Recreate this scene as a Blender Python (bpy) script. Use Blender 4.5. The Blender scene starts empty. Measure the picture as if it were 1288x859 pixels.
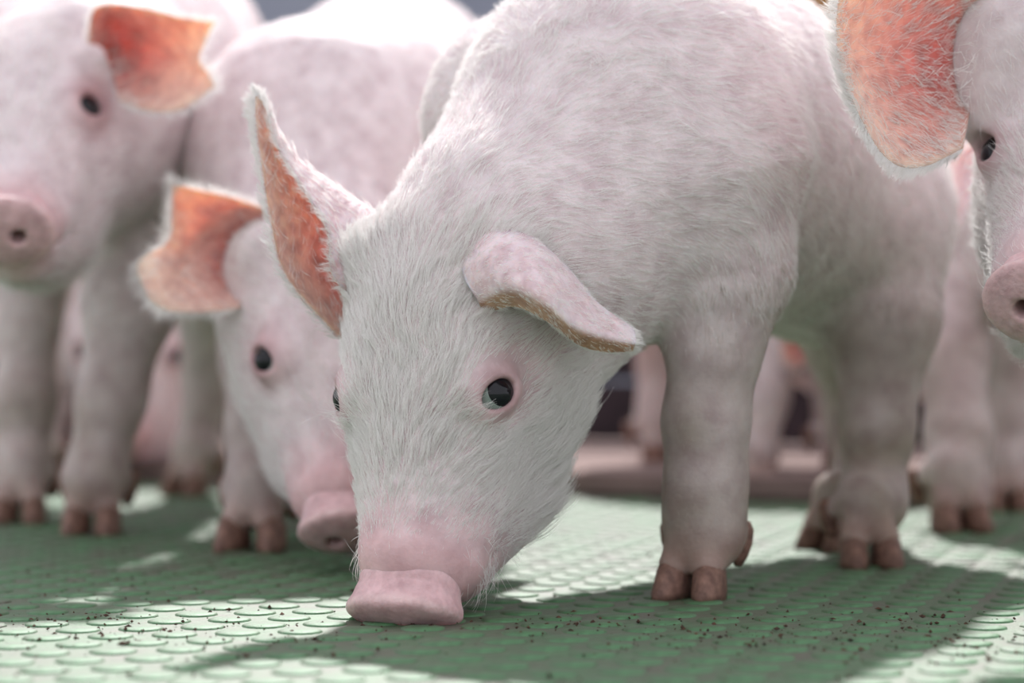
import bpy, bmesh, math, random
import numpy as np
from mathutils import Vector, Matrix

# ------------------------------------------------------------------ scene, camera, light
S = bpy.context.scene
C = S.collection
FPX = 2800.0          # focal length in pixels of the 1288 px wide frame
CAMH = 0.138          # the camera stands low over the pen floor

cam_data = bpy.data.cameras.new('camera')
cam = bpy.data.objects.new('camera', cam_data)
C.objects.link(cam)
cam.location = (0, 0, CAMH)
cam.rotation_euler = (math.radians(90), 0, 0)
cam_data.sensor_width = 36.0
cam_data.lens = FPX * 36.0 / 1288.0
cam_data.clip_start = 0.02
cam_data.dof.use_dof = True
cam_data.dof.focus_distance = 1.105
cam_data.dof.aperture_fstop = 4.3
S.camera = cam

world = bpy.data.worlds.new('barn_daylight')
S.world = world
world.use_nodes = True
wn = world.node_tree
bg = wn.nodes['Background']
bg.inputs['Color'].default_value = (0.925, 0.93, 1.0, 1)
bg.inputs['Strength'].default_value = 1.08

sun_data = bpy.data.lights.new('sun', 'SUN')
sun_data.energy = 5.5
sun_data.angle = math.radians(2.2)
sun_data.color = (1.0, 0.985, 0.96)
sun = bpy.data.objects.new('sun', sun_data)
C.objects.link(sun)
SUN_EL, SUN_AZ = 45.5, 0.0     # elevation; azimuth off straight behind the pigs
d = Vector((math.sin(math.radians(SUN_AZ)) * math.cos(math.radians(SUN_EL)),
            -math.cos(math.radians(SUN_AZ)) * math.cos(math.radians(SUN_EL)),
            -math.sin(math.radians(SUN_EL))))
sun.rotation_euler = d.to_track_quat('-Z', 'Y').to_euler()
sun.location = (0, 3, 4)

S.view_settings.view_transform = 'Standard'
S.view_settings.look = 'None'
S.view_settings.exposure = 0.1
S.view_settings.gamma = 1.0
S.view_settings.use_curve_mapping = False
S.cycles.use_denoising = True
S.cycles.max_bounces = 8
S.cycles.transparent_max_bounces = 8

rng = np.random.default_rng(7)


def P(px, py, dist):
    """A point at the given distance that the photograph shows at (px, py)."""
    return np.array([(px - 644) / FPX * dist, dist, CAMH + (429.5 - py) / FPX * dist])


def G(px, py):
    """The same for a point on the floor."""
    dist = CAMH * FPX / (py - 429.5)
    return np.array([(px - 644) / FPX * dist, dist, 0.0])


# ------------------------------------------------------------------ materials
def new_mat(name):
    m = bpy.data.materials.new(name)
    m.use_nodes = True
    nt = m.node_tree
    return m, nt, nt.nodes['Principled BSDF']


def noise(nt, scale, detail=3, rough=0.55, coord='Object'):
    tc = nt.nodes.new('ShaderNodeTexCoord')
    n = nt.nodes.new('ShaderNodeTexNoise')
    n.inputs['Scale'].default_value = scale
    n.inputs['Detail'].default_value = detail
    n.inputs['Roughness'].default_value = rough
    nt.links.new(tc.outputs[coord], n.inputs['Vector'])
    return n


def ramp(nt, src, stops):
    r = nt.nodes.new('ShaderNodeValToRGB')
    e = r.color_ramp.elements
    while len(e) < len(stops):
        e.new(0.5)
    for el, (p, c) in zip(e, stops):
        el.position = p
        el.color = (*c, 1) if len(c) == 3 else c
    nt.links.new(src, r.inputs['Fac'])
    return r


def mix(nt, a, b, fac, mode='MIX'):
    m = nt.nodes.new('ShaderNodeMix')
    m.data_type = 'RGBA'
    m.blend_type = mode
    for sock, v in ((m.inputs[0], fac), (m.inputs[6], a), (m.inputs[7], b)):
        if hasattr(v, 'node'):
            nt.links.new(v, sock)
        else:
            sock.default_value = v if not isinstance(v, tuple) else (*v, 1)[:4]
    return m.outputs[2]


def bump(nt, bsdf, src, strength, dist):
    b = nt.nodes.new('ShaderNodeBump')
    b.inputs['Strength'].default_value = strength
    b.inputs['Distance'].default_value = dist
    nt.links.new(src, b.inputs['Height'])
    nt.links.new(b.outputs['Normal'], bsdf.inputs['Normal'])


def skin_material(name, sss, radius, rough=0.5, mott=0.25, scale=60, bstr=0.35):
    m, nt, b = new_mat(name)
    at = nt.nodes.new('ShaderNodeAttribute')
    at.attribute_name = 'tone'
    n = noise(nt, scale, 4)
    r = ramp(nt, n.outputs['Fac'], [(0.3, (1 - mott, 1 - mott * 1.25, 1 - mott * 1.2)), (0.62, (1, 1, 1))])
    col = mix(nt, at.outputs['Color'], r.outputs['Color'], 1.0, 'MULTIPLY')
    nt.links.new(col, b.inputs['Base Color'])
    b.inputs['Roughness'].default_value = rough
    b.inputs['Subsurface Weight'].default_value = sss
    b.inputs['Subsurface Radius'].default_value = radius
    b.inputs['Subsurface Scale'].default_value = 1.0
    b.inputs['Specular IOR Level'].default_value = 0.35
    n2 = noise(nt, 420, 3)
    bump(nt, b, n2.outputs['Fac'], bstr, 0.0012)
    return m


MAT_SKIN = skin_material('pig_skin', 0.25, (0.006, 0.0025, 0.002))
MAT_EAR = skin_material('pig_ear_skin', 0.9, (0.0080, 0.0049, 0.0037), mott=0.3, scale=130)
MAT_SNOUT = skin_material('snout_skin', 0.3, (0.005, 0.002, 0.0018), rough=0.42, mott=0.22, scale=170, bstr=0.5)


def hair_material(name, colour, trans):
    m = bpy.data.materials.new(name)
    m.use_nodes = True
    nt = m.node_tree
    nt.nodes.clear()
    out = nt.nodes.new('ShaderNodeOutputMaterial')
    d1 = nt.nodes.new('ShaderNodeBsdfDiffuse')
    d2 = nt.nodes.new('ShaderNodeBsdfTranslucent')
    d1.inputs['Color'].default_value = (*colour, 1)
    d2.inputs['Color'].default_value = (*colour, 1)
    mx = nt.nodes.new('ShaderNodeMixShader')
    mx.inputs[0].default_value = trans
    gl = nt.nodes.new('ShaderNodeBsdfGlossy')
    gl.inputs['Roughness'].default_value = 0.38
    gl.inputs['Color'].default_value = (1, 1, 1, 1)
    mx2 = nt.nodes.new('ShaderNodeMixShader')
    mx2.inputs[0].default_value = 0.06
    nt.links.new(d1.outputs[0], mx.inputs[1])
    nt.links.new(d2.outputs[0], mx.inputs[2])
    nt.links.new(mx.outputs[0], mx2.inputs[1])
    nt.links.new(gl.outputs[0], mx2.inputs[2])
    nt.links.new(mx2.outputs[0], out.inputs['Surface'])
    return m


MAT_LEGHAIR = hair_material('dusty_leg_hair', (0.50, 0.44, 0.385), 0.35)
MAT_HAIR = hair_material('white_hair', (0.92, 0.895, 0.875), 0.4)


def simple(name, colour, rough=0.5, spec=0.5, var=None, scale=40, bstr=0.0, coat=0.0):
    m, nt, b = new_mat(name)
    b.inputs['Roughness'].default_value = rough
    b.inputs['Specular IOR Level'].default_value = spec
    b.inputs['Coat Weight'].default_value = coat
    n = noise(nt, scale, 5)
    c2 = var or tuple(c * 0.7 for c in colour)
    r = ramp(nt, n.outputs['Fac'], [(0.35, c2), (0.65, colour)])
    nt.links.new(r.outputs['Color'], b.inputs['Base Color'])
    if bstr:
        bump(nt, b, n.outputs['Fac'], bstr, 0.003)
    return m


MAT_HOOF = simple('hoof_horn', (0.30, 0.17, 0.13), 0.55, 0.3, (0.13, 0.07, 0.055), 150, 0.4)
MAT_SCLERA = simple('eye_white', (0.29, 0.35, 0.31), 0.12, 0.5, (0.20, 0.25, 0.23), 90)
MAT_IRIS = simple('dark_iris', (0.012, 0.012, 0.016), 0.06, 0.35, (0.006, 0.006, 0.009), 300)
MAT_NOSTRIL = simple('nostril_lining', (0.09, 0.03, 0.03), 0.5, 0.3)

# ------------------------------------------------------------------ object helpers


def link(name, data, material=None, parent=None):
    o = bpy.data.objects.new(name, data)
    C.objects.link(o)
    if material is not None:
        data.materials.append(material)
    if parent is not None:
        o.parent = parent
    return o


def tag(o, label=None, category=None, group=None, kind=None):
    for k, v in (('label', label), ('category', category), ('group', group), ('kind', kind)):
        if v:
            o[k] = v


def mesh_np(name, verts, faces, tone=None, smooth=True):
    """A mesh from arrays: faces is an (n, 3 or 4) int array."""
    me = bpy.data.meshes.new(name)
    n, k = faces.shape
    me.vertices.add(len(verts))
    me.vertices.foreach_set('co', np.ascontiguousarray(verts, np.float32).ravel())
    me.loops.add(n * k)
    me.loops.foreach_set('vertex_index', np.ascontiguousarray(faces, np.int32).ravel())
    me.polygons.add(n)
    me.polygons.foreach_set('loop_start', np.arange(0, n * k, k, dtype=np.int32))
    me.polygons.foreach_set('use_smooth', np.full(n, smooth))
    me.update(calc_edges=True)
    if tone is not None:
        a = me.color_attributes.new('tone', 'FLOAT_COLOR', 'POINT')
        a.data.foreach_set('color', np.concatenate([tone, np.ones((len(tone), 1))], 1).astype(np.float32).ravel())
    return me


def bm_mesh(name, bm, smooth=False):
    me = bpy.data.meshes.new(name)
    bm.to_mesh(me)
    bm.free()
    if smooth:
        for p in me.polygons:
            p.use_smooth = True
    return me


def box_bm(cx, cy, cz, sx, sy, sz, bevel=0.004):
    bm = bmesh.new()
    bmesh.ops.create_cube(bm, size=1)
    bmesh.ops.scale(bm, vec=(sx, sy, sz), verts=bm.verts)
    if bevel:
        bmesh.ops.bevel(bm, geom=list(bm.edges), offset=bevel, segments=2, affect='EDGES')
    bmesh.ops.translate(bm, vec=(cx, cy, cz), verts=bm.verts)
    return bm


# ------------------------------------------------------------------ distance fields
def vnoise(p, scale, seed=0):
    """Smooth value noise in -1..1 over points (n, 3)."""
    q = p * scale + seed * 17.31
    i = np.floor(q).astype(np.int64)
    f = q - i
    f = f * f * (3 - 2 * f)
    out = np.zeros(len(p))
    for dx in (0, 1):
        for dy in (0, 1):
            for dz in (0, 1):
                h = ((i[:, 0] + dx) * 374761393 + (i[:, 1] + dy) * 668265263 + (i[:, 2] + dz) * 2147483647 + seed * 1013904223) & 0xffffffff
                h = ((h ^ (h >> 13)) * 1274126177) & 0xffffffff
                h = ((h ^ (h >> 16)) & 0xffff) / 32767.5 - 1
                w = (f[:, 0] if dx else 1 - f[:, 0]) * (f[:, 1] if dy else 1 - f[:, 1]) * (f[:, 2] if dz else 1 - f[:, 2])
                out += h * w
    return out


def cone(a, b, ra, rb, k=0.02, part='torso', sub=False):
    return dict(t='c', a=np.array(a, float), b=np.array(b, float), ra=ra, rb=rb, k=k, part=part, sub=sub)


def ell(c, r, R=None, k=0.02, part='torso', sub=False):
    return dict(t='e', c=np.array(c, float), r=np.array(r, float), R=np.eye(3) if R is None else R, k=k, part=part, sub=sub)


def prim_d(pr, p):
    if pr['t'] == 'c':
        ba = pr['b'] - pr['a']
        pa = p - pr['a']
        h = np.clip(pa @ ba / max(ba @ ba, 1e-12), 0, 1)
        return np.linalg.norm(pa - h[:, None] * ba, axis=1) - (pr['ra'] + (pr['rb'] - pr['ra']) * h)
    q = (p - pr['c']) @ pr['R']
    k0 = np.linalg.norm(q / pr['r'], axis=1)
    k1 = np.linalg.norm(q / pr['r'] ** 2, axis=1)
    return k0 * (k0 - 1) / np.maximum(k1, 1e-9)


def field(prims, p, part=None):
    d = np.full(len(p), 1.0)
    for pr in prims:
        if pr['sub'] or (part and pr['part'] != part):
            continue
        e = prim_d(pr, p)
        h = np.maximum(pr['k'] - np.abs(d - e), 0) / pr['k']
        d = np.minimum(d, e) - h * h * pr['k'] * 0.25
    if part is None:
        for pr in prims:
            if pr['sub']:
                e = -prim_d(pr, p)
                h = np.maximum(pr['k'] - np.abs(d - e), 0) / pr['k']
                d = np.maximum(d, e) + h * h * pr['k'] * 0.25
    return d


def grad(prims, p, eps=0.0006):
    d0 = field(prims, p)
    g = np.stack([field(prims, p + eps * np.eye(3)[i]) - d0 for i in range(3)], 1)
    n = np.linalg.norm(g, axis=1, keepdims=True)
    return d0, g / np.maximum(n, 1e-9)


def surface(prims, h, zmin=None):
    """Surface nets over the field; returns vertices, normals, quads."""
    lo, hi = [], []
    for pr in prims:
        if pr['sub']:
            continue
        if pr['t'] == 'c':
            r = max(pr['ra'], pr['rb'])
            lo.append(np.minimum(pr['a'], pr['b']) - r)
            hi.append(np.maximum(pr['a'], pr['b']) + r)
        else:
            r = pr['r'].max()
            lo.append(pr['c'] - r)
            hi.append(pr['c'] + r)
    lo = np.min(lo, 0) - 0.02
    hi = np.max(hi, 0) + 0.02
    B = 8
    nb = np.ceil((hi - lo) / (B * h)).astype(int)
    bi = np.stack(np.meshgrid(*[np.arange(n) for n in nb], indexing='ij'), -1).reshape(-1, 3)
    dc = field(prims, lo + (bi + 0.5) * B * h)
    D = np.repeat(np.repeat(np.repeat(dc.reshape(nb).astype(np.float32), B, 0), B, 1), B, 2)
    near = bi[np.abs(dc) < 0.9 * B * h + 0.012]
    loc = np.stack(np.meshgrid(*[np.arange(B)] * 3, indexing='ij'), -1).reshape(-1, 3)
    for s in range(0, len(near), 600):
        blk = near[s:s + 600]
        idx = (blk[:, None, :] * B + loc[None]).reshape(-1, 3)
        D[idx[:, 0], idx[:, 1], idx[:, 2]] = field(prims, lo + idx * h)
    s = (D < 0)
    u = s.astype(np.uint8)
    cnt = sum(u[a:u.shape[0] - 1 + a, b:u.shape[1] - 1 + b, c:u.shape[2] - 1 + c] for a in (0, 1) for b in (0, 1) for c in (0, 1))
    ci = np.argwhere((cnt > 0) & (cnt < 8))
    ids = np.full(cnt.shape, -1, np.int32)
    ids[ci[:, 0], ci[:, 1], ci[:, 2]] = np.arange(len(ci))
    acc = np.zeros((len(ci), 3))
    num = np.zeros(len(ci))
    cor = [(a, b, c) for a in (0, 1) for b in (0, 1) for c in (0, 1)]
    val = {c: D[ci[:, 0] + c[0], ci[:, 1] + c[1], ci[:, 2] + c[2]].astype(float) for c in cor}
    for c in cor:
        for ax in range(3):
            if c[ax] == 0:
                e = tuple(1 if i == ax else c[i] for i in range(3))
                v0, v1 = val[c], val[e]
                m = (v0 < 0) != (v1 < 0)
                t = np.where(m, v0 / np.where(m, v0 - v1, 1), 0)
                pt = np.tile(np.array(c, float), (len(ci), 1))
                pt[:, ax] += t
                acc[m] += pt[m]
                num[m] += 1
    V = lo + (ci + acc / num[:, None]) * h
    quads = []
    for ax in range(3):
        a1, a2 = [(1, 2), (2, 0), (0, 1)][ax]
        sl0 = [slice(None)] * 3
        sl1 = [slice(None)] * 3
        sl0[ax] = slice(0, -1)
        sl1[ax] = slice(1, None)
        e = np.argwhere(s[tuple(sl0)] != s[tuple(sl1)])
        e = e[(e[:, a1] > 0) & (e[:, a2] > 0) & (e[:, a1] < D.shape[a1] - 1) & (e[:, a2] < D.shape[a2] - 1)]
        q = []
        for o1, o2 in ((-1, -1), (0, -1), (0, 0), (-1, 0)):
            f = e.copy()
            f[:, a1] += o1
            f[:, a2] += o2
            q.append(ids[f[:, 0], f[:, 1], f[:, 2]])
        q = np.stack(q, 1)
        flip = ~s[e[:, 0], e[:, 1], e[:, 2]]
        q[flip] = q[flip][:, ::-1]
        quads.append(q)
    Q = np.concatenate(quads)
    d0, g = grad(prims, V)
    V = V - np.clip(d0, -h, h)[:, None] * g * 0.8
    return V, g, Q


# ------------------------------------------------------------------ pig parts
SKIN = np.array([0.79, 0.68, 0.69])
PINK = np.array([0.71, 0.47, 0.48])
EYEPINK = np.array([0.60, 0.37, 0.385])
LEGDIRT_SHADE = np.array([0.31, 0.25, 0.195])
INNER = np.array([0.85, 0.61, 0.51])
CANAL = np.array([0.55, 0.14, 0.12])
RIMC = np.array([0.78, 0.56, 0.45])


EYE = {}


class Head:
    """A head's frame: x to the pig's right, y to the snout, z out of the forehead."""

    def __init__(self, o, R, s):
        self.o, self.R, self.s = np.array(o), np.array(R, float), s
        for i in (1, 2):                       # make it orthonormal
            for j in range(i):
                self.R[:, i] -= self.R[:, i] @ self.R[:, j] * self.R[:, j]
            self.R[:, i] /= np.linalg.norm(self.R[:, i])

    def w(self, x, y, z):
        return self.o + self.s * self.R @ np.array([x, y, z])

    def local(self, p):
        return (p - self.o) @ self.R / self.s


def aim(pos, fwd, up, s=1.0):
    F = np.array(fwd, float)
    F /= np.linalg.norm(F)
    U = np.array(up, float)
    U -= U @ F * F
    U /= np.linalg.norm(U)
    return Head(pos, np.stack([np.cross(F, U), F, U], 1), s)


def eye_frame(H, q, base=None):
    """Where an eye sits on the face and its axes: out of the eye, to its outer corner, across."""
    key = (id(H), q)
    if key in EYE:
        return EYE[key]
    a = H.R @ np.array([q * 0.75, 0.28, 0.60])
    a /= np.linalg.norm(a)
    o = H.R @ np.array([q * 0.60, -0.75, -0.30])
    o -= o @ a * a
    o /= np.linalg.norm(o)
    p = H.w(q * 0.022, -0.006, -0.009)
    for _ in range(40):
        p = p - a * field(base, p[None])[0]
    EYE[key] = (p, a, o, np.cross(a, o))
    return EYE[key]


def head_prims(H):
    s, R = H.s, H.R
    out = []

    def e(c, r, k=0.02, sub=False, rot=None):
        out.append(ell(H.w(*c), np.array(r) * s, R if rot is None else R @ rot, k * s, 'head', sub))

    def c(a, b, ra, rb, k=0.02, sub=False):
        out.append(cone(H.w(*a), H.w(*b), ra * s, rb * s, k * s, 'head', sub))
    e((0, -0.055, -0.012), (0.054, 0.058, 0.048))
    e((0, -0.008, -0.010), (0.044, 0.052, 0.033), 0.03)
    for q in (-1, 1):
        c((q * 0.002, 0.012, -0.024), (q * 0.0045, 0.080, -0.020), 0.0335, 0.0225, 0.028)
    c((0, -0.045, -0.066), (0, 0.020, -0.066), 0.043, 0.038, 0.028)
    c((0, 0.020, -0.066), (0, 0.068, -0.056), 0.038, 0.0235, 0.028)
    for q in (-1, 1):
        e((q * 0.036, -0.036, -0.044), (0.025, 0.044, 0.036), 0.025)
        e((q * 0.031, -0.008, 0.013), (0.013, 0.020, 0.011), 0.018)
        e((q * 0.041, -0.080, 0.014), (0.019, 0.016, 0.021), 0.022)
        c((q * 0.020, 0.035, -0.026), (q * 0.020, 0.080, -0.030), 0.014, 0.009, 0.02)
    base = list(out)
    for q in (-1, 1):
        pos, a, o, b = eye_frame(H, q, base)
        E = np.stack([a, o, b], 1)
        out.append(ell(pos - a * 0.0030 * s, np.array((0.0088, 0.0150, 0.0125)) * s, E, 0.009 * s, 'head'))
        out.append(ell(pos + a * 0.0040 * s, np.array((0.0120, 0.0104, 0.0070)) * s, E, 0.003 * s, 'head', True))
        c((q * 0.034, 0.030, -0.0520), (q * 0.022, 0.098, -0.0450), 0.0016, 0.0016, 0.004, True)  # mouth
    return out


def eyeball(H, q, parent, gaze=None):
    bm = bmesh.new()
    bmesh.ops.create_uvsphere(bm, u_segments=32, v_segments=20, radius=1)
    me = bm_mesh('eye', bm, True)
    o = link('eye', me, MAT_SCLERA, parent)
    pos, a, oc, b = eye_frame(H, q)
    M = Matrix.Translation(Vector(pos - a * 0.0074 * H.s))
    gz = gaze or (0, 0)
    g = a + oc * gz[0] + b * gz[1]
    M = M @ Vector(g).to_track_quat('Z', 'Y').to_matrix().to_4x4() @ Matrix.Scale(0.0120 * H.s, 4)
    o.matrix_world = M
    # the iris bulges out of the white
    bm = bmesh.new()
    bmesh.ops.create_uvsphere(bm, u_segments=32, v_segments=24, radius=0.86)
    bmesh.ops.translate(bm, vec=(0, 0, 0.21), verts=bm.verts)
    bmesh.ops.delete(bm, geom=[v for v in bm.verts if v.co.z < 0.64], context='VERTS')
    i = link('iris', bm_mesh('iris', bm, True), MAT_IRIS)
    i.parent = o
    return o


def snout_part(H, parent, h=0.0011, squash=0.0):
    s = H.s
    pr = []

    def loc(c):
        return H.w(*c)
    tilt = math.radians(8)
    rot = np.array([[1, 0, 0], [0, math.cos(tilt), math.sin(tilt)], [0, -math.sin(tilt), math.cos(tilt)]])
    R = H.R @ rot
    for q in (-1, 1):
        pr.append(cone(loc((q * 0.0045, 0.080, -0.0205)), loc((q * 0.0055, 0.096, -0.0200)), 0.0218 * s, 0.0212 * s, 0.006 * s))
    pr.append(ell(loc((0, 0.1130, -0.0195)), np.array((0.0305, 0.0068, 0.0255)) * s, R, 0.017 * s))
    for q in (-1, 1):
        a = loc((q * 0.0095, 0.125, -0.0195))
        b = loc((q * 0.0080, 0.102, -0.0190))
        pr.append(cone(a, b, 0.0052 * s, 0.0030 * s, 0.004 * s, 'torso', True))
    pr.append(cone(loc((0, 0.128, -0.027)), loc((0, 0.124, -0.046)), 0.003 * s, 0.002 * s, 0.006 * s, 'torso', True))
    V, g, Q = surface(pr, h * s)
    L = H.local(V)
    crease = np.exp(-((L[:, 1] - 0.1015 - 0.002 * vnoise(L, 70, 8)) / 0.0011) ** 2) + 0.7 * np.exp(-((L[:, 1] - 0.0945 - 0.003 * vnoise(L, 60, 9)) / 0.0009) ** 2)
    V = V + g * (vnoise(L, 260, 3) * 0.0003 - crease * 0.0007 * (L[:, 2] > -0.02) * np.clip(0.5 + vnoise(L, 55, 12), 0, 1))[:, None] * s
    front = np.clip((L[:, 1] - 0.112) / 0.006, 0, 1)
    tone = PINK[None] * (1.06 + 0.12 * vnoise(L, 70, 2))[:, None]
    tone = tone * (1 - front[:, None] * 0.12)
    rim = np.exp(-((L[:, 1] - 0.1145) / 0.0028) ** 2)[:, None] * 0.45
    tone = tone * (1 - rim) + np.array([0.80, 0.62, 0.58]) * rim
    for q in (-1, 1):
        dn = np.hypot(L[:, 0] - q * 0.0092, L[:, 2] + 0.0195)
        m = (np.clip(1.25 - dn / 0.0052, 0, 1) * (L[:, 1] < 0.1205))[:, None]
        tone = tone * (1 - m) + np.array([0.10, 0.03, 0.03]) * m
    me = mesh_np('snout', V, Q, tone)
    o = link('snout', me, MAT_SNOUT, parent)
    tag(o, 'bare pink rooting disc with two nostrils')
    return o


_CLAW = {}


def claw_mesh(kind):
    if kind in _CLAW:
        return _CLAW[kind]
    bm = bmesh.new()
    rings = []
    if kind == 'hoof':      # height, half width, back, front, x shift
        prof = [(0.0, .0082, -.012, .021), (0.004, .0084, -.0125, .0205), (0.008, .0083, -.012, .0175), (0.014, .0080, -.0115, .0135), (0.019, .0066, -.0095, .0085), (0.022, .003, -.005, .002)]
    else:
        prof = [(0.0, .0022, -.0025, .0032), (0.005, .0042, -.0042, .0046), (0.013, .0054, -.005, .005), (0.021, .0046, -.004, .004), (0.025, .002, -.002, .002)]
    N = 16
    for z, hw, yb, yf in prof:
        ring = []
        for i in range(N):
            a = 2 * math.pi * i / N
            c, s = math.cos(a), math.sin(a)
            y = (yf if c > 0 else -yb) * math.copysign(abs(c) ** (0.85 if c > 0 else 0.7), c)
            x = hw * math.copysign(abs(s) ** 0.85, s) * (1 - 0.45 * max(0, c) ** 3)
            ring.append(bm.verts.new((x, y, z)))
        rings.append(ring)
    for a, b in zip(rings, rings[1:]):
        for i in range(N):
            bm.faces.new((a[i], a[(i + 1) % N], b[(i + 1) % N], b[i]))
    bm.faces.new(rings[0][::-1])
    bm.faces.new(rings[-1])
    _CLAW[kind] = bm_mesh(kind, bm, True)
    _CLAW[kind].materials.append(MAT_HOOF)
    return _CLAW[kind]


def foot(parent, f, yaw, s=1.0, spread=0.0):
    """Two toes and two dewclaws; f is the point on the ground, yaw = 0 points the toes at the camera."""
    rot = Matrix.Rotation(math.pi + yaw, 4, 'Z')
    for q in (-1, 1):
        o = bpy.data.objects.new('hoof', claw_mesh('hoof'))
        C.objects.link(o)
        o.parent = parent
        M = Matrix.Translation(Vector(f)) @ rot @ Matrix.Translation((q * (0.0103 + spread * 0.4) * s, 0.002 * s, 0)) @ Matrix.Rotation(-q * (0.12 + spread * 20), 4, 'Z') @ Matrix.Scale(s * 1.06, 4)
        o.matrix_world = M
        o = bpy.data.objects.new('dewclaw', claw_mesh('dewclaw'))
        C.objects.link(o)
        o.parent = parent
        o.matrix_world = Matrix.Translation(Vector(f)) @ rot @ Matrix.Translation((q * 0.0185 * s, -0.020 * s, 0.017 * s)) @ Matrix.Rotation(q * 0.22, 4, 'Y') @ Matrix.Scale(s, 4)


def leg_prims(nodes, f, yaw, s=1.0, part='leg'):
    """nodes: [(point, radius)...] from the body down; ends in the pastern over the foot."""
    out = []
    c, sn = math.cos(yaw), math.sin(yaw)
    fw = np.array([sn, -c, 0.0])
    lat = np.array([c, sn, 0.0])
    f = np.array(f)
    fet = f + np.array([0, 0, 0.040 * s]) - fw * 0.010 * s
    pts = list(nodes) + [(fet, 0.0168 * s)]
    for (a, ra), (b, rb) in zip(pts, pts[1:]):
        out.append(cone(a, b, ra, rb, 0.016, part))
    for q in (-1, 1):
        out.append(cone(fet, f + lat * q * 0.0096 * s + np.array([0, 0, 0.0185 * s]) + fw * 0.003 * s, 0.0135 * s, 0.0089 * s, 0.006 * s, part))
        out.append(cone(fet - fw * 0.006 * s + lat * q * 0.008 * s, f - fw * 0.016 * s + lat * q * 0.0175 * s + np.array([0, 0, 0.035 * s]) - fw * 0.003 * s, 0.009 * s, 0.0062 * s, 0.006 * s, part))
    return out


def bspline_rows(A, n):
    """Catmull-Rom along axis 0 of a control array, n samples."""
    m = len(A)
    t = np.linspace(0, m - 1, n)
    i = np.clip(np.floor(t).astype(int), 0, m - 2)
    f = (t - i).reshape((-1,) + (1,) * (A.ndim - 1))
    p0, p1, p2, p3 = A[np.maximum(i - 1, 0)], A[i], A[i + 1], A[np.minimum(i + 2, m - 1)]
    return 0.5 * (2 * p1 + (p2 - p0) * f + (2 * p0 - 5 * p1 + 4 * p2 - p3) * f ** 2 + (3 * p1 - p0 - 3 * p2 + p3) * f ** 3)


def ear(parent, grid, away, shown='inner', thick=0.0026, canal=None, label=None, lip=None, n=(34, 30)):
    """A leaf of skin with an inner and an outer face. grid: (rows base->tip, columns, 3) control points of the face that
    looks against `away`; shown says which face that is. Returns the object and the data its hair needs."""
    A = bspline_rows(np.array(grid, float), n[0])
    A = bspline_rows(A.swapaxes(0, 1), n[1]).swapaxes(0, 1)          # rows, cols, 3
    nr, nc = A.shape[:2]
    du = np.gradient(A, axis=0)
    dv = np.gradient(A, axis=1)
    N = np.cross(du, dv)
    N /= np.maximum(np.linalg.norm(N, axis=2, keepdims=True), 1e-9)
    if (N.reshape(-1, 3) @ np.array(away)).sum() < 0:
        N = -N
        flip = True
    else:
        flip = False
    u = np.linspace(0, 1, nr)[:, None]
    v = np.linspace(0, 1, nc)[None]
    prof = np.clip(np.minimum(np.minimum(v, 1 - v) * 9, (1 - u) * 12), 0, 1) ** 0.5
    th = thick * (0.35 + 0.65 * prof) * (1.5 - 0.7 * u)
    Bk = A + N * th[..., None]
    V = np.concatenate([A.reshape(-1, 3), Bk.reshape(-1, 3)])
    idx = np.arange(nr * nc).reshape(nr, nc)
    q = np.stack([idx[:-1, :-1], idx[1:, :-1], idx[1:, 1:], idx[:-1, 1:]], -1).reshape(-1, 4)
    qa = q if flip else q[:, ::-1]
    qa = q[:, ::-1] if not flip else q
    faces = [qa, (qa + nr * nc)[:, ::-1]]
    border = np.concatenate([idx[0, :-1], idx[:-1, -1], idx[-1, :0:-1], idx[:0:-1, 0]])
    nxt = np.roll(border, -1)
    rim = np.stack([border, nxt, nxt + nr * nc, border + nr * nc], 1)
    faces.append(rim if not flip else rim[:, ::-1])
    uu = np.broadcast_to(u, (nr, nc)).ravel()
    vv = np.broadcast_to(v, (nr, nc)).ravel()
    cu, cv, cr = canal or (0.0, 0.5, 0.28)
    cm = np.exp(-(((uu - cu) / cr) ** 2 + ((vv - cv) / (cr * 1.1)) ** 2))[:, None]
    inner = INNER * (1 - cm) + CANAL * cm
    edge = np.clip(1 - np.minimum(np.minimum(vv, 1 - vv) * 11, (1 - uu) * 14), 0, 1)[:, None]
    inner = inner * (1 - edge) + RIMC * edge
    outer = np.tile(np.array([0.83, 0.66, 0.68]), (nr * nc, 1))
    if lip is not None:
        m = np.clip((vv - lip) / 0.05, 0, 1)[:, None]
        outer = outer * (1 - m) + np.array([0.62, 0.38, 0.26]) * m
    tone = np.concatenate([inner, outer] if shown == 'inner' else [outer, inner])
    pts = A.reshape(-1, 3)
    tone = tone * (1 + 0.08 * np.tile(vnoise(pts, 120, 4), 2))[:, None]
    me = mesh_np('ear', V, np.concatenate(faces), tone)
    o = link('ear', me, MAT_EAR, parent)
    if label:
        tag(o, label)
    nn = N.reshape(-1, 3)
    vis, hid = (A.reshape(-1, 3), -nn), (Bk.reshape(-1, 3), nn)
    inn, out = (vis, hid) if shown == 'inner' else (hid, vis)
    tipdir = du.reshape(-1, 3) / np.maximum(np.linalg.norm(du.reshape(-1, 3), axis=1, keepdims=True), 1e-9)
    lat = dv.reshape(-1, 3) / np.maximum(np.linalg.norm(dv.reshape(-1, 3), axis=1, keepdims=True), 1e-9)
    return o, dict(inner=inn, outer=out, tip=tipdir, lat=lat, u=uu, v=vv, nr=nr, nc=nc)


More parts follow.
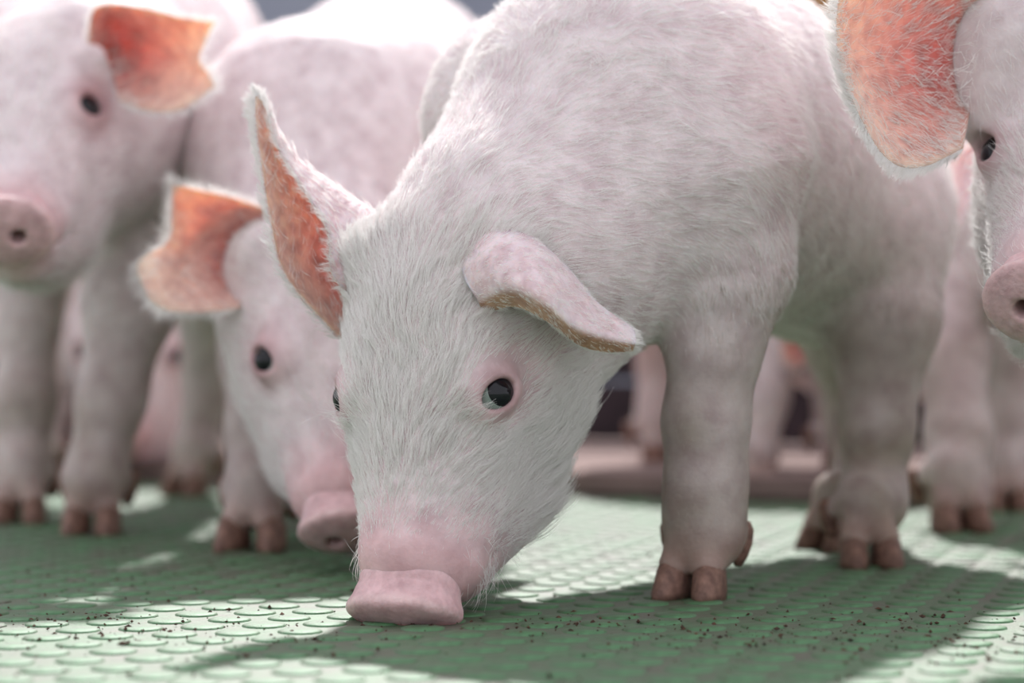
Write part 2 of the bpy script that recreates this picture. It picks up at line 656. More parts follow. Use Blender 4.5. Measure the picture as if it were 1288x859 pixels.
def ear_hair(data, n_out, n_in, n_fringe, length, seed, out_len=1.0):
    r = np.random.default_rng(seed)
    roots, dirs, nors, lens = [], [], [], []
    u, v = data['u'], data['v']

    def pick(n, w):
        return r.choice(len(u), n, p=w / w.sum())
    jitter = 0.0022
    for (pts, nor), n, k in ((data['outer'], n_out, 1.0), (data['inner'], n_in, 1.1)):
        w = np.ones(len(u)) if k == 1.0 else 0.10 + (1 - u) ** 3
        i = pick(n, w)
        i2 = np.clip(i + r.choice([-1, 1, data['nc'], -data['nc']], n), 0, len(u) - 1)
        t = r.random((n, 1)) * 0.6
        roots.append(pts[i] * (1 - t) + pts[i2] * t)
        dirs.append(data['tip'][i] + r.normal(0, 0.22, (n, 3)) + data['lat'][i] * ((v[i] - 0.5) * (1.2 if k == 1.0 else -1.6))[:, None])
        nors.append(nor[i])
        lens.append(length * (out_len if k == 1.0 else k) * (0.6 + 0.8 * r.random(n)))
    w = ((v < 0.035) | (v > 0.965) | (u > 0.97)) * 1.0
    i = pick(n_fringe, w)
    i2 = np.clip(i + r.choice([data['nc'], -data['nc']], n_fringe), 0, len(u) - 1)
    t = r.random((n_fringe, 1))
    roots.append(data['outer'][0][i] * (1 - t) + data['outer'][0][i2] * t)
    out = np.where(v[i] < 0.04, -1.0, np.where(v[i] > 0.96, 1.0, 0.0))
    dirs.append(data['tip'][i] * 0.55 + data['lat'][i] * out[:, None] * 0.9 + r.normal(0, 0.25, (n_fringe, 3)))
    nors.append(data['outer'][1][i])
    lens.append(length * 0.9 * min(1.0, out_len * 1.2) * (0.5 + r.random(n_fringe)))
    return np.concatenate(roots), np.concatenate(dirs), np.concatenate(nors), np.concatenate(lens)


def curves_obj(name, parent, roots, dirs, nors, lens, rad, seed, lift=0.35, npts=5, material=None, curl=0.25, clump=None):
    r = np.random.default_rng(seed)
    n = len(roots)
    d = dirs - (dirs * nors).sum(1, keepdims=True) * nors
    d /= np.maximum(np.linalg.norm(d, axis=1, keepdims=True), 1e-9)
    lf = (lift * (0.5 + r.random(n)))[:, None]
    side = np.cross(nors, d) * r.normal(0, curl, (n, 1))
    P_ = np.zeros((n, npts, 3))
    p = roots - nors * 0.0006
    P_[:, 0] = p
    step = (lens / (npts - 1))[:, None]
    for i in range(1, npts):
        t = (i - 0.5) / (npts - 1)
        q = d + nors * lf * (1.25 - 1.6 * t) + side * t * 1.4
        q /= np.linalg.norm(q, axis=1, keepdims=True)
        p = p + q * step
        P_[:, i] = p
    if clump:
        cell = np.floor(roots / clump[0] + np.stack([vnoise(roots, 0.8 / clump[0], 40 + k) for k in range(3)], 1) * 0.45).astype(np.int64)
        _, inv = np.unique(cell @ np.array([73856093, 19349663, 83492791]), return_inverse=True)
        inv = inv.ravel()
        cnt = np.bincount(inv)
        mean = np.stack([np.bincount(inv, P_[:, -1, k]) / cnt for k in range(3)], 1)
        up = r.normal(0, clump[2], len(cnt))
        for i in range(1, npts):
            t = (i / (npts - 1)) ** 1.2
            tgt = mean[inv] + (P_[:, i] - P_[:, -1])
            P_[:, i] += (tgt - P_[:, i]) * (t * clump[1]) + nors * (up[inv] * t * lens)[:, None]
    hc = bpy.data.hair_curves.new(name)
    hc.add_curves([npts] * n)
    hc.points.foreach_set('position', P_.astype(np.float32).ravel())
    a = hc.attributes.get('radius') or hc.attributes.new('radius', 'FLOAT', 'POINT')
    tt = np.linspace(0, 1, npts)
    rr = (rad * (0.7 + 0.6 * r.random(n)))[:, None] * (1 - 0.8 * tt ** 1.5)[None]
    a.data.foreach_set('value', rr.astype(np.float32).ravel())
    o = link(name, hc, material or MAT_HAIR, parent)
    tag(o, kind='stuff')
    return o


def build_pig(label, H, spine, extra, legs, ears, voxel, hairs, hair_len, hair_rad, seed, gaze=(None, None), leg_dirt_shade=0.6,
              eyes=(-1, 1), ear_counts=(900, 300, 400), snout_voxel=0.0011, face_share=0.4, clump=None, nape=0.054, whiskers=(), pink_from=0.055, ring=1.0):
    prims = head_prims(H)
    nodes = [(H.w(0, -0.062, -0.032), nape * H.s)] + spine
    for (a, ra), (b, rb) in zip(nodes, nodes[1:]):
        prims.append(cone(a, b, ra, rb, 0.035, 'torso'))
    prims += extra
    for nd, f, yaw, s, sp in legs:
        prims += leg_prims(nd, f, yaw, s)
    V, g, Q = surface(prims, voxel)
    # skin colour: pink about the snout and the eyes, legs dusty plus painted shade
    L = H.local(V)
    dh = field(prims, V, 'head')
    onhead = np.clip(1 - dh / 0.012, 0, 1)
    tone = np.tile(SKIN, (len(V), 1))
    m = np.clip((L[:, 1] - pink_from + 0.006 * vnoise(L, 60, 1)) / 0.03, 0, 1) * onhead
    tone = tone * (1 - m[:, None]) + PINK * 1.08 * m[:, None]
    for q in (-1, 1):
        de = np.linalg.norm(L - H.local(eye_frame(H, q)[0][None]), axis=1)
        m = (np.clip(1.4 - de / (0.015 * ring), 0, 1) * onhead)[:, None] * 0.85
        tone = tone * (1 - m) + EYEPINK * m
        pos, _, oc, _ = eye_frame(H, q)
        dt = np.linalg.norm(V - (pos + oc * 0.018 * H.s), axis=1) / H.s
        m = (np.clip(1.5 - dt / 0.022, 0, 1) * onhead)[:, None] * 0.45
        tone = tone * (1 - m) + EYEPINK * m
        m = (np.clip(1.5 - de / 0.0095, 0, 1) * onhead)[:, None] * 0.55
        tone = tone * (1 - m) + np.array([0.25, 0.13, 0.12]) * m
    dl = field(prims, V, 'leg')
    ground = min(f[2] for _, f, _, _, _ in legs)
    m = np.clip(1 - dl / 0.01, 0, 1) * np.clip((0.215 - (V[:, 2] - ground)) / 0.14, 0, 1) * leg_dirt_shade * (0.8 + 0.3 * vnoise(V, 45, 6))
    tone = tone * (1 - m[:, None]) + LEGDIRT_SHADE * m[:, None]  # leg dirt with shading painted into it, deeper towards the ground
    m = np.clip((0.042 - (V[:, 2] - ground)) / 0.018, 0, 1)[:, None] * np.clip(1 - dl / 0.01, 0, 1)[:, None] * 0.6
    tone = tone * (1 - m) + np.array([0.40, 0.25, 0.20]) * m
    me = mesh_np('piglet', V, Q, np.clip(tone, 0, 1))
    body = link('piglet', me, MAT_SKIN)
    tag(body, label, 'pig', 'piglets in the pen')
    for q, gz in zip(eyes, gaze):
        eyeball(H, q, body, gz)
    snout_part(H, body, snout_voxel)
    for nd, f, yaw, s, sp in legs:
        foot(body, f, yaw, s, sp)
    hr = [[], [], [], []]
    for i, (grid, away, shown, kw) in enumerate(ears):
        kw = dict(kw)
        cnts = kw.pop('hair', ear_counts)
        o, data = ear(body, grid, away, shown, **kw)
        for acc, x in zip(hr, ear_hair(data, *cnts[:3], hair_len * 0.75, seed * 10 + i, *cnts[3:])):
            acc.append(x)
    if hairs:
        r = np.random.default_rng(seed)
        P4 = V[Q]
        area = 0.5 * np.linalg.norm(np.cross(P4[:, 2] - P4[:, 0], P4[:, 3] - P4[:, 1]), axis=1)
        cen = P4.mean(1)
        Lc = H.local(cen)
        dh_c = dh[Q].mean(1)
        onh = np.clip(1 - dh_c / 0.012, 0, 1)
        dens = 1 + onh * face_share * 6
        bare = np.clip((Lc[:, 1] - 0.07) / 0.02, 0, 1) * onh
        dens *= 1 - 0.8 * bare
        for q in (-1, 1):
            de = np.linalg.norm(Lc - H.local(eye_frame(H, q)[0][None]), axis=1)
            dens *= np.where(de < 0.0175 * ring, 0.0, np.where(de < 0.023 * ring, 0.35, 1))
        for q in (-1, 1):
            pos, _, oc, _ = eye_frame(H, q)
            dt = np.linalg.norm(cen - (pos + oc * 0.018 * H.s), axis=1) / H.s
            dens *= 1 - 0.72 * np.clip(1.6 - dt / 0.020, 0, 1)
        dens *= np.clip((cen[:, 2] - ground - 0.028) / 0.06, 0, 1) * 0.8 + 0.2 * (cen[:, 2] - ground > 0.04)
        lc = np.clip(1 - dl[Q].mean(1) / 0.02, 0, 1) * np.clip((0.20 - (cen[:, 2] - ground)) / 0.10, 0, 1)
        dens *= 1 - 0.25 * lc * (1 - onh)
        w = area * dens
        i = r.choice(len(Q), hairs, p=w / w.sum())
        a, b = r.random((2, hairs, 1))
        q4 = P4[i]
        roots = (q4[:, 0] * (1 - a) + q4[:, 1] * a) * (1 - b) + (q4[:, 3] * (1 - a) + q4[:, 2] * a) * b
        nor = g[Q[i, 0]]
        Lr = H.local(roots)
        wh = onh[i][:, None]
        wl = np.clip(1 - dl[Q[i, 0]] / 0.02, 0, 1)[:, None]
        # flow: back along the face, back and down along the body, down the legs
        fl = -H.R[:, 1][None] + H.R[:, 0][None] * (Lr[:, 0:1] * 9) - H.R[:, 2][None] * 0.25
        sp = np.array([x[0] for x in nodes])
        tang = np.gradient(sp, axis=0)
        tang /= np.linalg.norm(tang, axis=1, keepdims=True)
        j = np.argmin(np.linalg.norm(roots[:, None] - sp[None], axis=2), axis=1)
        fb = tang[j] + np.array([0, 0, -0.75])
        flow = fb * (1 - wh) + fl * wh
        flow = flow * (1 - wl * (1 - wh)) + np.array([0, 0.2, -1.0]) * wl * (1 - wh)
        warp = np.stack([vnoise(roots, 55, 11 + k) for k in range(3)], 1) * 0.32 + np.stack([vnoise(roots, 230, 21 + k) for k in range(3)], 1) * 0.30
        flow = flow / np.maximum(np.linalg.norm(flow, axis=1, keepdims=True), 1e-9) + warp + r.normal(0, 0.10, (hairs, 3))
        ln = hair_len * (0.55 + 0.75 * r.random(hairs))
        short = np.clip((Lr[:, 1] - 0.045) / 0.03, 0, 1) * onh[i]
        ln *= 1 - 0.62 * short
        jaw = onh[i] * np.clip((-Lr[:, 2] - 0.03) / 0.02, 0, 1) * (Lr[:, 1] > -0.02)
        ln *= 1 + 0.7 * jaw
        ln *= 1 - 0.22 * (1 - onh[i])
        ln *= 1 - 0.62 * wl[:, 0] * (1 - wh[:, 0]) * np.clip((0.20 - (roots[:, 2] - ground)) / 0.08, 0, 1)
        whisk = (r.random(hairs) < 0.028) & (onh[i] > 0.5) & ((Lr[:, 1] > 0.03) | (np.abs(Lr[:, 0]) > 0.035)) & (Lr[:, 2] < 0.015)
        ln = np.where(whisk, hair_len * (1.2 + r.random(hairs)), ln)
        nor2 = nor
        lg = (wl[:, 0] * (1 - wh[:, 0]) * np.clip((0.20 - (roots[:, 2] - ground)) / 0.05, 0, 1)) > r.random(hairs)
        lo = curves_obj('leg_hair', body, roots[lg], flow[lg], nor2[lg], ln[lg], hair_rad * 0.9, seed + 90, lift=0.22, npts=4, material=MAT_LEGHAIR)
        roots, flow, nor2, ln = roots[~lg], flow[~lg], nor2[~lg], ln[~lg]
        hr[0].append(roots); hr[1].append(flow); hr[2].append(nor2); hr[3].append(ln)
    for at, way, ln_, n_, spread in whiskers:
        r = np.random.default_rng(n_)
        p = np.array([H.w(*(np.array(at) + r.normal(0, 1, 3) * spread)) for _ in range(n_)])
        for _ in range(8):
            d0, gg = grad(prims, p)
            p = p - d0[:, None] * gg
        hr[0].append(p)
        hr[1].append(np.tile(H.R @ np.array(way), (n_, 1)) + r.normal(0, 0.3, (n_, 3)))
        hr[2].append(gg)
        hr[3].append(ln_ * (0.6 + 0.7 * r.random(n_)))
    o = curves_obj('coat', body, *[np.concatenate(x) for x in hr], hair_rad, seed + 50, clump=clump)
    return body


def default_ear(H, q, droop=0.0):
    """Control grid of an ear held out to the side; q = 1 is the pig's right ear."""
    g = []
    for t, wd, x, y, z in ((0, .030, .034, -.078, .022), (.28, .046, .058, -.080, .030), (.55, .050, .085, -.078, .036), (.8, .036, .110, -.070, .034), (1, .010, .126, -.060, .028)):
        row = []
        for c in np.linspace(-1, 1, 5):
            cup = (c * c - 0.4) * 0.012
            z2 = z - droop * (x - .034)
            row.append(H.w(q * (x + 0.1 * c * wd), y + cup + 0.25 * wd * c, z2 - c * wd * 0.75 - 0.004))
        g.append(row)
    return (g, -H.R[:, 1], 'inner', {})


def G3(rows):
    return [[P(*p) for p in r] for r in rows]


BACK = np.array([0, 1.0, 0.1])

# ------------------------------------------------------------------ the pen
def floor_material(name, base, light, dirt):
    m, nt, b = new_mat(name)
    n = noise(nt, 22, 6, 0.65)
    r = ramp(nt, n.outputs['Fac'], [(0.36, dirt), (0.56, base), (0.75, light)])
    n2 = noise(nt, 160, 4, 0.7)
    r2 = ramp(nt, n2.outputs['Fac'], [(0.40, (0.72, 0.70, 0.66)), (0.60, (1, 1, 1))])
    col = mix(nt, r.outputs['Color'], r2.outputs['Color'], 0.8, 'MULTIPLY')
    nt.links.new(col, b.inputs['Base Color'])
    b.inputs['Roughness'].default_value = 0.62
    b.inputs['Specular IOR Level'].default_value = 0.80
    b.inputs['IOR'].default_value = 1.5
    n3 = noise(nt, 500, 3)
    bump(nt, b, n3.outputs['Fac'], 0.35, 0.001)
    return m


MAT_FLOOR = floor_material('green_plastic_flooring', (0.080, 0.150, 0.074), (0.095, 0.21, 0.092), (0.112, 0.112, 0.080))
MAT_STUD = floor_material('green_plastic_studs', (0.066, 0.180, 0.074), (0.080, 0.245, 0.095), (0.105, 0.118, 0.080))

bm = bmesh.new()
bmesh.ops.create_grid(bm, x_segments=1, y_segments=1, size=1)
bmesh.ops.scale(bm, vec=(3.5, 3.0, 1), verts=bm.verts)
bmesh.ops.translate(bm, vec=(0, 2.4, 0), verts=bm.verts)
floor = link('floor', bm_mesh('floor', bm), MAT_FLOOR)
tag(floor, 'green plastic pen flooring covered in low round studs', kind='structure')


def stud_rings():
    r = 0.0106
    return [(r * 1.05, -0.0004), (r, 0.0006), (r * 0.93, 0.0010), (r * 0.6, 0.0012)]


def stud_geo(cx, cy, verts, faces, N=14):
    base = len(verts)
    for rr, z in stud_rings():
        for i in range(N):
            a = 2 * math.pi * i / N
            verts.append((cx + rr * math.cos(a), cy + rr * math.sin(a), z))
    k = len(stud_rings())
    for j in range(k - 1):
        for i in range(N):
            a, b2 = base + j * N + i, base + j * N + (i + 1) % N
            faces.append((a, b2, b2 + N, a + N))
    faces.append(tuple(base + (k - 1) * N + i for i in range(N)))


KERB_SLOPE = -0.45


def kerb_y(x, off=0.0):
    return 1.985 + KERB_SLOPE * (x - 0.04) + off


pos = []
ca, sa = math.cos(0.2), math.sin(0.2)
for i in range(-90, 91):
    for j in range(-90, 91):
        x0, y0 = (i + 0.5 * (j % 2)) * 0.0295, j * 0.0256
        x, y = x0 * ca - y0 * sa, x0 * sa + y0 * ca + 1.6
        if 0.80 < y and y < kerb_y(x) - 0.015 and abs(x) < 0.25 * y + 0.16:
            pos.append((x, y))
inview = [p for p in pos if abs(p[0]) < 0.232 * p[1] and p[1] > 0.89]
inview.sort(key=lambda p: p[1])
first = set(inview[:300])
sv, sf = [], []
stud_geo(0, 0, sv, sf)
stud_me = bpy.data.meshes.new('stud')
stud_me.from_pydata(sv, [], sf)
for p in stud_me.polygons:
    p.use_smooth = True
stud_me.materials.append(MAT_STUD)
for x, y in inview[:300]:
    o = bpy.data.objects.new('stud', stud_me)
    C.objects.link(o)
    o.location = (x, y, 0)
    o.parent = floor
sv, sf = [], []
for x, y in pos:
    if (x, y) not in first:
        stud_geo(x, y, sv, sf, 10)
me = bpy.data.meshes.new('far_studs')
me.from_pydata(sv, [], sf)
o = link('far_studs', me, MAT_STUD, floor)
tag(o, 'remaining round studs of the green flooring', kind='stuff')

# crumbs of dirt scattered over the floor
MAT_DIRT = simple('dry_dirt', (0.115, 0.062, 0.040), 0.9, 0.2, (0.03, 0.02, 0.017), 300)
rr = random.Random(3)
sv, sf = [], []
for k in range(1300):
    y = 0.9 + 1.0 * rr.random() ** 1.4
    x = (rr.random() - 0.5) * 0.5 * y
    if rr.random() < 0.6:
        cx, cy = rr.choice([(-0.21, 1.1), (-0.25, 1.02), (0.02, 1.06), (0.11, 1.02), (0.16, 1.08), (-0.14, 1.03), (0.2, 1.0), (-0.19, 1.3)])
        x, y = rr.gauss(cx, 0.05), rr.gauss(cy, 0.03)
    s = 0.00045 + 0.0009 * rr.random() ** 3
    b0 = len(sv)
    yaw = rr.random() * 6.3
    ln = 1 + 1.6 * rr.random() ** 2
    for dx, dy, dz in ((1, 0, .3), (0.1, 1, .3), (-1, .1, .3), (0, -1, .3), (0.1, 0, 1.1), (0, 0.1, -0.3)):
        ax, ay = dx * s * ln * rr.uniform(.7, 1.2), dy * s * rr.uniform(.7, 1.2)
        sv.append((x + ax * math.cos(yaw) - ay * math.sin(yaw), y + ax * math.sin(yaw) + ay * math.cos(yaw), 0.0004 + dz * s + rr.random() * 0.0008))
    for a, b, c in ((0, 1, 4), (1, 2, 4), (2, 3, 4), (3, 0, 4), (1, 0, 5), (2, 1, 5), (3, 2, 5), (0, 3, 5)):
        sf.append((b0 + a, b0 + b, b0 + c))
me = bpy.data.meshes.new('dirt_crumbs')
me.from_pydata(sv, [], sf)
o = link('dirt_crumbs', me, MAT_DIRT)
tag(o, 'brown crumbs of dry dirt scattered over the green floor', 'dirt', kind='stuff')

# concrete kerb, plank divider coloured dark in place of shade and the wall behind
MAT_KERB = simple('dusty_concrete', (0.30, 0.22, 0.205), 0.9, 0.1, (0.20, 0.145, 0.135), 14, 0.5)
MAT_PLANK = simple('shade_dark_plank', (0.050, 0.034, 0.040), 0.7, 0.25, (0.022, 0.016, 0.02), 16, 0.4)
MAT_WALL = simple('blue_grey_render', (0.34, 0.35, 0.42), 0.9, 0.2, (0.27, 0.28, 0.35), 3, 0.2)
MAT_POST = simple('brown_timber', (0.42, 0.20, 0.065), 0.6, 0.3, (0.25, 0.10, 0.03), 9, 0.4)
ang = math.atan(KERB_SLOPE)


def along(x, off, z):
    """A matrix at distance off behind the kerb's front edge, turned to run along it."""
    return Matrix.Translation((x, kerb_y(x, off), z)) @ Matrix.Rotation(ang, 4, 'Z')


o = link('kerb', bm_mesh('kerb', box_bm(0, 0.34, 0.0105, 5.0, 0.68, 0.021, 0.006)), MAT_KERB)
o.matrix_world = along(0.0, 0, 0)
tag(o, 'low dusty concrete kerb along the back edge of the green floor', kind='structure')
wall_dark = bpy.data.objects.new('plank_divider', None)
C.objects.link(wall_dark)
wall_dark.matrix_world = along(0.0, 0.62, 0.021)
tag(wall_dark, 'low plank pen divider coloured dark for the shaded gap, standing on the concrete kerb', 'divider')
plank = bm_mesh('plank', box_bm(0, 0, 0, 1.196, 0.022, 0.066, 0.004))
plank.materials.append(MAT_PLANK)
for i in range(-2, 3):
    for j in range(3):
        o = bpy.data.objects.new('plank', plank)
        C.objects.link(o)
        o.parent = wall_dark
        o.location = (i * 1.2, rr.uniform(-.002, .002), 0.036 + j * 0.071)
postm = bm_mesh('divider_post', box_bm(0, 0.03, 0.115, 0.05, 0.04, 0.23, 0.004))
postm.materials.append(MAT_PLANK)
for i in range(-2, 4):
    o = bpy.data.objects.new('divider_post', postm)
    C.objects.link(o)
    o.parent = wall_dark
    o.location = (i * 1.2 - 0.6, 0.0, 0)
o = link('wall_back', bm_mesh('wall_back', box_bm(0, 5.2, 0.62, 9.0, 0.12, 1.3, 0.01)), MAT_WALL)
tag(o, 'plain blue grey wall at the back of the pen', kind='structure')
o = link('timber_post', bm_mesh('timber_post', box_bm(0, 0, 0.59, 0.13, 0.13, 1.18, 0.01)), MAT_POST)
o.location = ((1048 - 644) / FPX * 3.6, 3.6, 0)
tag(o, 'orange brown timber post standing behind the rooting piglet', 'post')

# ------------------------------------------------------------------ the rooting piglet in front
def N_(px, py, d_, r):
    return (P(px, py, d_), r)


H1 = Head([-0.0425, 1.1251, 0.1088], [[-0.9002, -0.1702, -0.4008], [0.4342, -0.4205, -0.7966], [-0.0329, -0.8912, 0.4525]], 0.95)
spine = [N_(668, 300, 1.19, 0.066), N_(790, 165, 1.25, 0.091), N_(876, 186, 1.352, 0.100), N_(1025, 258, 1.50, 0.090)]
extra = [ell(P(640, 150, 1.31), (0.045, 0.05, 0.06), None, 0.02),
         cone(P(640, 150, 1.31), P(800, 140, 1.36), 0.04, 0.08, 0.03),
         cone(P(720, 320, 1.21), P(800, 300, 1.235), 0.052, 0.050, 0.035),
         cone(P(885, 235, 1.205), P(915, 345, 1.205), 0.056, 0.030, 0.03),
         ell(P(1070, 285, 1.45), (0.058, 0.075, 0.075), None, 0.03)]
fFL, fFR, fHL, fHR = G(872, 752), G(545, 737), G(1093, 713), G(1042, 692)
legs = [([N_(925, 335, 1.205, 0.030), N_(899, 440, 1.205, 0.0225), N_(888, 530, 1.205, 0.0208), N_(888, 610, 1.205, 0.0196), N_(887, 670, 1.205, 0.0180)], fFL, -0.45, 0.98, 0.0),
        ([N_(690, 290, 1.30, 0.05), N_(615, 430, 1.29, 0.024), N_(575, 560, 1.275, 0.020), N_(552, 680, 1.268, 0.018)], fFR, -0.2, 0.98, 0.0),
        ([N_(1078, 290, 1.45, 0.058), N_(1108, 400, 1.42, 0.035), N_(1104, 540, 1.405, 0.0205), N_(1098, 630, 1.39, 0.0185)], fHL, 0.1, 0.98, 0.0),
        ([N_(1020, 320, 1.55, 0.05), N_(1062, 420, 1.53, 0.027), N_(1080, 530, 1.54, 0.0185), N_(1074, 630, 1.50, 0.016)], fHR, -0.7, 0.9, 0.0)]
ear_r = G3([[(428, 424, 1.172), (450, 416, 1.185), (470, 392, 1.188), (494, 350, 1.178), (466, 392, 1.165)],
            [(360, 345, 1.165), (386, 345, 1.185), (424, 318, 1.195), (476, 283, 1.180), (418, 348, 1.152)],
            [(340, 270, 1.170), (361, 268, 1.187), (394, 252, 1.195), (430, 247, 1.188), (410, 288, 1.163)],
            [(330, 208, 1.178), (341, 206, 1.187), (358, 202, 1.193), (380, 212, 1.190), (373, 228, 1.176)],
            [(323, 158, 1.185), (330, 157, 1.190), (337, 157, 1.192), (349, 170, 1.190), (346, 180, 1.185)],
            [(321, 122, 1.192), (325, 120, 1.193), (328, 120, 1.194), (333, 128, 1.194), (333, 132, 1.192)]])
ear_l = G3([[(594, 302, 1.118), (582, 325, 1.112), (584, 350, 1.106), (600, 377, 1.100), (609, 396, 1.112)],
            [(618, 288, 1.108), (616, 310, 1.095), (622, 338, 1.085), (640, 363, 1.078), (648, 386, 1.094)],
            [(668, 296, 1.105), (672, 320, 1.088), (678, 346, 1.075), (685, 381, 1.068), (692, 407, 1.084)],
            [(712, 333, 1.112), (715, 355, 1.095), (718, 380, 1.082), (721, 410, 1.075), (726, 433, 1.091)],
            [(752, 380, 1.115), (754, 393, 1.102), (756, 408, 1.092), (758, 424, 1.087), (761, 443, 1.100)],
            [(797, 412, 1.112), (799, 418, 1.108), (800, 426, 1.104), (799, 433, 1.102), (796, 442, 1.106)]])
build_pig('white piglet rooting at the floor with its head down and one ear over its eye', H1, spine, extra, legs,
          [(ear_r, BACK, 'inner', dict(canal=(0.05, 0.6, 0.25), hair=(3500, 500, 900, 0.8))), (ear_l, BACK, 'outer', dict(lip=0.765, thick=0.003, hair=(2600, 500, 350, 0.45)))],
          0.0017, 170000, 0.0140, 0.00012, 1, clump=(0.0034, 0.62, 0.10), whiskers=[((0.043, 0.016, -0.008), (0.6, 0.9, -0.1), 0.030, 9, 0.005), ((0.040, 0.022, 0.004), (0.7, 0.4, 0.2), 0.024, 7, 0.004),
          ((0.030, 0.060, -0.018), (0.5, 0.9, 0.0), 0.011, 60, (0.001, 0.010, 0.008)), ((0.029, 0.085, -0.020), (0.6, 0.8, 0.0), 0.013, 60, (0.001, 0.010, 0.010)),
          ((-0.030, 0.070, -0.045), (-0.4, 0.7, -0.4), 0.018, 90, (0.002, 0.012, 0.012))], gaze=((0.28, 0.03), None), leg_dirt_shade=0.85, ear_counts=(5000, 900, 1100), face_share=0.75)

# ------------------------------------------------------------------ the piglet at the left edge
H2 = Head([-0.3239, 1.4702, 0.2826], [[-0.997, 0.069, -0.03], [-0.042, -0.845, -0.533], [-0.062, -0.53, 0.846]], 0.999)
spine = [N_(118, 125, 1.56, 0.066), N_(78, 140, 1.68, 0.092), N_(150, 100, 1.84, 0.100), N_(200, 75, 2.03, 0.098)]
extra = [cone(P(120, 190, 1.58), P(110, 240, 1.65), 0.055, 0.055, 0.03), ell(P(235, 190, 2.0), (0.055, 0.08, 0.08), None, 0.03)]
legs = [([N_(182, 250, 1.64, 0.043), N_(164, 380, 1.62, 0.032), N_(140, 500, 1.61, 0.0228), N_(120, 600, 1.60, 0.0205)], G(117, 672), 0.0, 1.08, 0.0),
        ([N_(35, 290, 1.74, 0.042), N_(34, 400, 1.73, 0.0232), N_(32, 500, 1.72, 0.0215), N_(28, 600, 1.715, 0.020)], G(26, 658), 0.0, 1.05, 0.0),
        ([N_(255, 230, 2.02, 0.062), N_(262, 370, 2.0, 0.032), N_(262, 470, 2.03, 0.022), N_(248, 570, 2.01, 0.019)], G(236, 624), -0.5, 1.0, 0.0),
        ([N_(80, 220, 2.08, 0.058), N_(50, 350, 2.06, 0.030), N_(42, 470, 2.09, 0.022), N_(40, 570, 2.07, 0.019)], G(40, 617), -0.3, 1.0, 0.0)]
ear2 = G3([[(112, 55, 1.45), (128, 60, 1.475), (138, 82, 1.485), (146, 108, 1.48), (150, 124, 1.46)],
           [(122, 10, 1.44), (150, 38, 1.475), (162, 78, 1.485), (166, 112, 1.475), (164, 130, 1.455)],
           [(175, 10, 1.435), (186, 36, 1.46), (196, 75, 1.475), (196, 115, 1.465), (190, 139, 1.45)],
           [(230, 23, 1.435), (226, 45, 1.45), (228, 78, 1.46), (232, 108, 1.455), (228, 137, 1.445)],
           [(271, 27, 1.435), (260, 48, 1.44), (250, 74, 1.445), (262, 92, 1.445), (270, 108, 1.44)]])
build_pig('large white piglet with its head turned sideways and red notched ear held out', H2, spine, extra, legs,
          [(ear2, BACK, 'inner', dict(canal=(0.12, 0.42, 0.42))), default_ear(H2, 1)],
          0.0030, 30000, 0.0125, 0.00016, 2, pink_from=0.074, ring=1.3, leg_dirt_shade=0.7)

# ------------------------------------------------------------------ the piglet sniffing behind the first one
H3 = Head([-0.1080, 1.3728, 0.1245], [[-0.985, 0.11, 0.13], [-0.16, -0.601, -0.78], [-0.03, -0.793, 0.607]], 0.97)
spine = [N_(390, 365, 1.46, 0.054), N_(402, 197, 1.58, 0.090), N_(465, 165, 1.80, 0.096), N_(490, 130, 1.98, 0.104)]
extra = [cone(P(475, 188, 1.62), P(480, 170, 1.75), 0.094, 0.09, 0.02), cone(P(400, 360, 1.5), P(400, 320, 1.56), 0.055, 0.065, 0.03)]
legs = [([N_(340, 330, 1.55, 0.05), N_(332, 450, 1.52, 0.028), N_(330, 540, 1.505, 0.0225), N_(325, 620, 1.495, 0.0205)], G(319, 692), -0.15, 1.12, 0.003),
        ([N_(470, 330, 1.60, 0.05), N_(468, 450, 1.57, 0.028), N_(464, 540, 1.56, 0.0225), N_(460, 610, 1.55, 0.0205)], G(460, 679), 0.1, 1.05, 0.0),
        ([N_(425, 230, 2.0, 0.062), N_(415, 370, 2.0, 0.032), N_(410, 470, 2.04, 0.022), N_(405, 570, 2.03, 0.019)], G(402, 621), 0, 1.0, 0.0),
        ([N_(560, 230, 2.0, 0.062), N_(560, 370, 2.0, 0.032), N_(560, 470, 2.04, 0.022), N_(560, 570, 2.03, 0.019)], G(560, 621), 0, 1.0, 0.0)]
ear3 = G3([[(345, 268, 1.40), (338, 292, 1.425), (328, 325, 1.435), (312, 358, 1.42), (300, 386, 1.385)],
           [(295, 250, 1.395), (290, 285, 1.415), (280, 320, 1.42), (270, 355, 1.405), (262, 391, 1.38)],
           [(250, 239, 1.39), (248, 275, 1.405), (240, 314, 1.41), (230, 350, 1.395), (222, 392, 1.375)],
           [(226, 234, 1.388), (226, 268, 1.398), (222, 306, 1.40), (202, 330, 1.39), (203, 387, 1.375)],
           [(217, 232, 1.385), (217, 268, 1.392), (212, 304, 1.395), (173, 332, 1.385), (188, 376, 1.375)]])
build_pig('white piglet sniffing the floor half hidden behind the rooting one, with torn ear', H3, spine, extra, legs,
          [(ear3, BACK, 'inner', dict(canal=(0.08, 0.5, 0.36))), default_ear(H3, -1, 0.3)],
          0.0028, 36000, 0.0125, 0.00015, 3, nape=0.045, ring=1.3, leg_dirt_shade=0.7)

